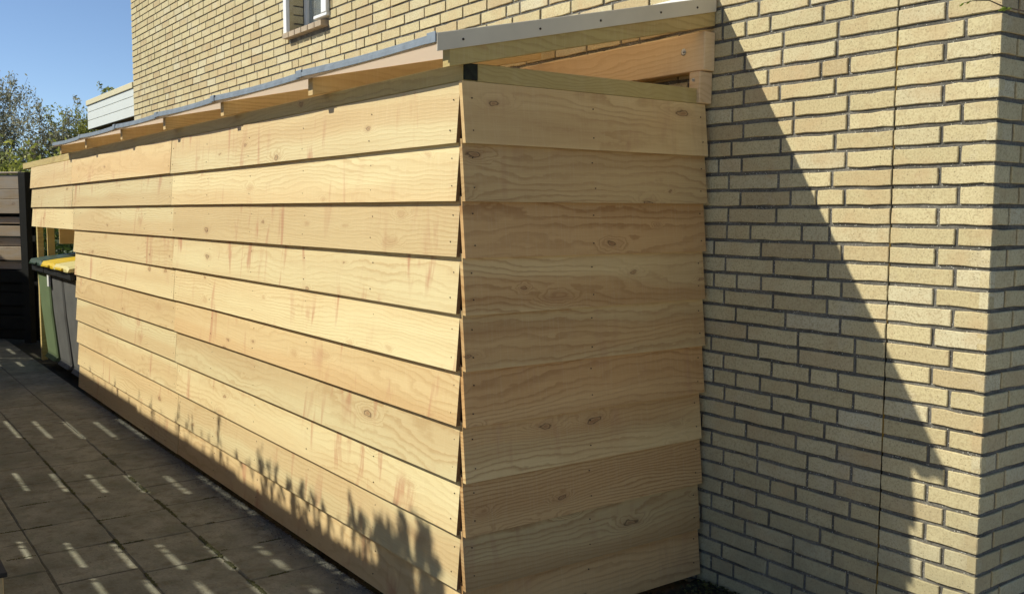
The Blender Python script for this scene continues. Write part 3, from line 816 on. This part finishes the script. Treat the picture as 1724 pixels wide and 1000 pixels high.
# dark hedge filling the slot between black post and shed
def leaves(name, n, fn, size, mat, parent=None, seed=1, kind=None, up=0.0):
    rr = random.Random(seed); V = []; F = []; A = []
    for i in range(n):
        p, val = fn(rr); s = size*rr.uniform(.6, 1.3)
        a = Vector((rr.gauss(0, 1), rr.gauss(0, 1), rr.gauss(0, 1)+up)).normalized(); b_ = a.orthogonal().normalized()
        b_ = Matrix.Rotation(rr.uniform(0, 6.28), 3, a) @ b_
        k = len(V); V += [p-a*s, p+b_*s*.42, p+a*s, p-b_*s*.42]; F.append((k, k+1, k+2, k+3)); A += [min(1, max(0, val+rr.uniform(-.15, .15)))]*4
    me = bpy.data.meshes.new(name); me.from_pydata(V, [], F); me.materials.append(mat)
    at = me.attributes.new('var', 'FLOAT', 'POINT'); at.data.foreach_set('value', A)
    return link(name, me, parent, kind=kind)
hd = empty('dark_hedge', (-11.5, 1.5, 0), 'dark leafy hedge behind the black fence post and the bin shelter', 'hedge')
bm = bmesh.new()
for i in range(9):
    x = -1.6+i*.4; tube(bm, [(x, 0, 0), (x+R.uniform(-.1, .1), R.uniform(-.1, .1), 1.0), (x+R.uniform(-.15, .15), R.uniform(-.15, .15), 1.8)], [.03, .02, .008], 6)
link_bm('trunk', bm, M['bark'], hd)
leaves('foliage', 9000, lambda q: (Vector((q.uniform(-1.9, 1.9), q.gauss(0, .28), q.uniform(.05, 1.95+.2*math.sin(q.random()*9)))), q.random()), .05, M['leafC'], hd, 21)

# ------------------------------------------------------------------ flat roofed annexe beyond the house
an = empty('flat_roofed_annexe', (0, D, 0), 'low flat-roofed annexe with white plank fascia beyond the left corner of the house', 'building')
for k, (a, b_) in enumerate(((2.505, 2.612), (2.616, 2.716), (2.720, 2.80))):
    part_box('fascia_board', (-10.58, .002, a), (XL-.002, .022, b_), M['whiteplank'], an, .003)
part_box('roof_edge', (-10.60, -.012, 2.803), (XL-.002, .05, 2.868), M['cream'], an, .004)
part_box('roof', (-10.56, .051, 2.56), (XL-.002, 3.2, 2.84), M['roofing'], an, 0)
part_box('soffit', (-10.575, .0225, 2.508), (XL-.002, 3.2, 2.555), M['soffit'], an, 0)
part_box('annexe_wall', (-10.4, 1.5, 0), (XL-.002, 1.8, 2.505), M['soffit'], an, 0)

# ------------------------------------------------------------------ trees beyond the fence
def tree(label, x, y, H, wd, nleaf, mat, seed, bare=0.3, zlow=1.0, lsize=.036):
    t = empty('tree', (x, y, 0), label, 'tree', None)
    rr = random.Random(seed); tips = []
    bm = bmesh.new()
    def grow(p, d, L, r, depth):
        n = 4; pts = [p]; rad = [r]
        for i in range(n):
            d = (d+Vector((rr.gauss(0, .10), rr.gauss(0, .10), .07 if depth else .02))).normalized()
            p = p+d*(L/n); pts.append(p); rad.append(max(.0035, r*(1-.65*(i+1)/n)))
            if depth >= 2: tips.append((p.copy(), depth, d.copy()))
        tube(bm, pts, rad, 5 if depth < 2 else 3, depth == 0)
        if depth < 4:
            for k in range((7, 5, 4, 3)[depth]):
                i = rr.randint(1, n); q = pts[i]
                nd = (d*1.0+Vector((rr.gauss(0, .55), rr.gauss(0, .55), rr.uniform(.1, .7)))).normalized()
                grow(q, nd, L*rr.uniform(.45, .68), rad[i]*.62, depth+1)
    for s in range(3):
        grow(Vector((rr.uniform(-.12, .12)*wd, rr.uniform(-.12, .12)*wd, 0)), Vector((rr.uniform(-.14, .14), rr.uniform(-.14, .14), 1)).normalized(), H*.55, .055, 0)
    zm = max(p.z for p, _, _ in tips); sc = H/zm
    ext = sorted(math.hypot(p.x, p.y) for p, _, _ in tips)[int(len(tips)*.93)]
    sw = wd/2/ext
    for v in bm.verts: v.co = Vector((v.co.x*sw, v.co.y*sw, v.co.z*sc))
    link_bm('trunk', bm, M['bark'], t)
    T = [(Vector((p.x*sw, p.y*sw, p.z*sc)), dp) for p, dp, _ in tips]
    def fn(q):
        while True:
            p, dp = T[q.randrange(len(T))]
            hgt = p.z/H
            if q.random() < bare*hgt: continue
            cl = noise.noise(p*1.6+Vector((seed, 0, 0)))*.5+.5
            if q.random() > .35+cl*.9: continue
            k_ = .085-.06*max(0, hgt-.55)/.45
            return p+Vector((q.gauss(0, k_), q.gauss(0, k_), q.gauss(0, k_))), .15+.7*cl
    leaves('crown', nleaf, fn, lsize, mat, t, seed+5)
    return t
tree('bare-twigged grey green tree at the far left edge, tallest of the row', -20.5, 1.75, 4.55, 2.1, 20000, M['leafB'], 41, .75)
tree('sparse twiggy tree left of the sky gap beyond the slatted fence', -20.0, 2.65, 4.05, 1.7, 17000, M['leafB'], 52, .6)
tree('fuller olive green tree in the middle, right of the sky gap', -20.2, 3.95, 4.25, 2.2, 34000, M['leafA'], 63, .25)
tree('small olive green tree just left of the white fascia', -20.8, 5.2, 4.35, 2.3, 36000, M['leafA'], 74, .3)
tree('tree rising behind the white fascia beside the house corner', -21.5, 6.6, 4.4, 2.3, 30000, M['leafB'], 85, .4)
leaves('undergrowth', 42000, lambda q: (Vector((q.gauss(-18.5, .7), q.uniform(-1.0, 9.0), min(abs(q.gauss(1.1, .8))+.1, q.uniform(2.2, 2.9)))), q.random()), .06, M['leafA'], None, 91, 'stuff')

# ------------------------------------------------------------------ climbing plants above the garden fence
SPR = [(185,640,1),(255,690,1),(300,685,2),(321,701,1),(365,702,4),(352,727,2),(435,758,3),(452,775,3),(463,786,3),(408,797,1),(489,809,5),(508,813,5),(527,830,2),(548,868,2),
       (589,832,4),(610,863,4),(618,873,2),(632,867,6),(642,870,6),(653,874,6),(664,880,6),(676,869,6),(688,890,4),(701,856,3),(712,880,5),(716,884,5),(727,920,5),(734,955,3),(640,900,5),(660,905,5),(705,905,5)]
def face_hit(px, py):
    d = fw+rt*((px-862)/1607.95)-up*((py-500)/1607.95); t = (0-CAM.y)/d.y; return CAM+d*t
for k_ in range(26):
    q_ = k_/25; SPR.append((150+q_*520, 624+q_*322-R.uniform(4, 26), R.choice((1, 1, 2))))
plants = []
grp = {}
for (px, py, wgt) in SPR:
    P = face_hit(px, py); PY = FY-.06
    x = P.x-.79*(P.y-PY); z = P.z+1.08*(P.y-PY)
    key = 0 if px < 330 else 1 if px < 420 else 2 if px < 480 else 3 if px < 560 else 4 if px < 625 else 5 if px < 695 else 6
    grp.setdefault(key, []).append((x, PY, z, wgt))
names = ['thin climber sprigs over the far part of the garden fence', 'upright leafy climber over the garden fence, third of the way along',
         'branched climber in the middle of the garden fence top', 'twin stemmed climber right of the middle of the garden fence',
         'slender pointed climber before the dense ones on the garden fence', 'dense bushy climber on the near part of the garden fence', 'loose drooping climber at the near end of the garden fence']
for key, L in grp.items():
    bx = sum(q[0] for q in L)/len(L)
    t = empty('climbing_plant', (bx, FY-.1, 0), names[key], 'plant', 'plants growing over the garden fence')
    rr = random.Random(300+key); bm = bmesh.new(); pts = []
    for (x, y, z, wgt) in L:
        p0 = Vector((rr.uniform(-.05, .05), 0, 0)); p1 = Vector((x-bx, .04+rr.uniform(-.02, .02), z))
        mid = Vector(((x-bx)*.7, .02, 1.9)); tube(bm, [p0, mid, mid.lerp(p1, .5)+Vector((rr.uniform(-.01, .01), 0, 0)), p1], [.008, .005, .004, .002], 5)
        for k in range((12 if key < 5 else 16)*wgt):
            f = rr.random()**.7; q = mid.lerp(p1, f); pts.append(q+Vector((rr.gauss(0, .012+.018*(1-f)), rr.gauss(0, .02), rr.gauss(0, .012)-.01)))
    link_bm('stem', bm, M['bark'], t)
    it = iter(pts); leaves('foliage', len(pts), lambda q: (next(it), .5), .026 if key < 2 else .036, M['leafC'], t, 400+key, up=1.0)

# ------------------------------------------------------------------ pallet planter at lower left
pl = empty('wooden_planter', (-1.48, -1.415, 0), 'low pale wooden planter with dark lined rim at the lower left edge beside the path', 'planter')
for x in (-.42, .37):
    for y in (-.22, .135): part_box('leg', (x, y, 0), (x+.05, y+.05, .20), M['larch'], pl, .002)
for k in range(2):
    za = .035+k*.085
    part_box('side_board', (-.43, .186, za), (.43, .204, za+.075), M['larch'], pl, .002)
    part_box('side_board', (.4205, -.22, za), (.4385, .185, za+.075), M['larch'], pl, .002)
    part_box('side_board', (-.4385, -.22, za), (-.4205, .185, za+.075), M['larch'], pl, .002)
part_box('rim', (-.45, .15, .201), (.45, .215, .218), M['rubber'], pl, .002)
part_box('rim', (.385, -.25, .201), (.45, .1495, .218), M['rubber'], pl, .002)
part_box('soil', (-.42, -.2, .12), (.42, .185, .17), M['soil'], pl, 0)

# ------------------------------------------------------------------ budding branch at the top right
br = empty('budding_shrub', (2.35, .95, 0), 'thin shrub branch with lime green buds crossing the top right corner', 'shrub')
bm = bmesh.new()
def bl(p): return Vector(p)-Vector((2.35, .95, 0))
B = [bl((1.545, .19, 1.905)), bl((1.572, .225, 1.897)), bl((1.5825, .24, 1.890)), bl((1.601, .262, 1.877)), bl((1.627, .298, 1.868)), bl((1.72, .39, 1.85)), bl((1.95, .62, 1.72)), bl((2.2, .85, 1.2)), bl((2.33, .94, .5)), bl((2.35, .95, -.02))]
tube(bm, B, [.0009, .0010, .0013, .0016, .0018, .0025, .004, .007, .010, .013], 6)
tube(bm, [bl((1.5825, .24, 1.890)), bl((1.563, .213, 1.889)), bl((1.553, .20, 1.885))], [.0012, .0009, .0006], 5)
link_bm('stem', bm, M['bark'], br)
def bud(p, d, L, wd_):
    bm = bmesh.new(); d = Vector(d).normalized(); s = d.orthogonal().normalized(); q = d.cross(s); rings = []
    prof = ((0, .15), (.2, .7), (.45, 1), (.75, .65), (1, .08))
    for t, r_ in prof: rings.append([bm.verts.new(d*L*t+(s*math.cos(a*math.pi/4)+q*.55*math.sin(a*math.pi/4))*wd_*r_+s*(.15*L*t*t)) for a in range(8)])
    for a, b_ in zip(rings, rings[1:]):
        for k in range(8): bm.faces.new((a[k], a[(k+1) % 8], b_[(k+1) % 8], b_[k]))
    link_bm('bud', bm, M['leafD'], br, p, smooth=True)
bud(B[3]+Vector((.003, .004, -.001)), (-.5, -.55, -.25), .016, .005)
bud(B[3]+Vector((.003, .004, 0)), (-.2, -.2, -.6), .010, .004)
bud(B[3]+Vector((.003, .004, -.003)), (.5, .5, -.15), .010, .003)
bud(bl((1.553, .20, 1.885)), (-.5, -.55, -.5), .011, .003)
bud(bl((1.560, .21, 1.888)), (-.5, -.55, -.4), .009, .0026)
bud(bl((1.575, .23, 1.893)), (-.5, -.55, .3), .008, .002)

# ------------------------------------------------------------------ crumbs, moss
def crumbs(name, n, fn, s0, s1, mat, seed, kind='stuff', parent=None):
    rr = random.Random(seed); V = []; F = []; A = []
    for i in range(n):
        p = Vector(fn(rr)); s = rr.uniform(s0, s1); k = len(V)
        ax = [Vector((1, 0, 0)), Vector((0, 1, 0)), Vector((0, 0, .6))]
        ro = Matrix.Rotation(rr.uniform(0, 6.3), 3, 'Z') @ Matrix.Rotation(rr.uniform(-.5, .5), 3, 'X')
        for a in ax:
            for g_ in (-1, 1): V.append(p+(ro @ a)*s*g_*rr.uniform(.6, 1.2))
        for a in (0, 1):
            for b_ in (2, 3):
                for c in (4, 5): F.append((k+a, k+b_, k+c))
        A += [rr.random()]*6
    me = bpy.data.meshes.new(name); me.from_pydata(V, [], F); me.materials.append(mat)
    at = me.attributes.new('var', 'FLOAT', 'POINT'); at.data.foreach_set('value', A)
    o = link(name, me, parent, kind=kind); return o
tag(crumbs('crumbs', 4200, lambda q: (-5.8+5.85*q.random()**.55, -.002-abs(q.gauss(0, .034)), .001), .001, .0048, M['stone'], 5), 'loose sand crumbs and small stones at the foot of the boards', 'gravel')
tag(crumbs('grit', 5000, lambda q: (-6.2+6.6*q.random()**.6, -1.25+1.25*q.random(), .0005), .0007, .0026, M['stone'], 15), 'fine grit scattered over the paving', 'grit')
def mossfn(q):
    while True:
        r_ = q.random()
        if r_ < .55: x, y = q.uniform(-3.6, -.6), -.346+q.gauss(0, .004)
        elif r_ < .8: x, y = q.uniform(-4.2, -1.0), -.6645+q.gauss(0, .003)
        else:
            y = q.uniform(-1.1, -.05); x = (-1.01 if y > -.346 else -1.345 if y > -.6645 else -1.41)+LX*q.choice((-3, -2, -1, 0, 0))+q.gauss(0, .003)
        if noise.noise(Vector((x*6, y*6, 2))) > .02: return (x, y, .001)
tag(crumbs('moss', 7000, mossfn, .0015, .005, M['moss'], 6), 'tufts of moss in the paving joints', 'moss')
tag(crumbs('litter', 1600, lambda q: (q.uniform(.03, 1.6), D-.01-abs(q.gauss(0, .16)), .0), .002, .010, M['moss'], 9), 'low weeds and litter on the soil at the foot of the brick wall', 'weeds')
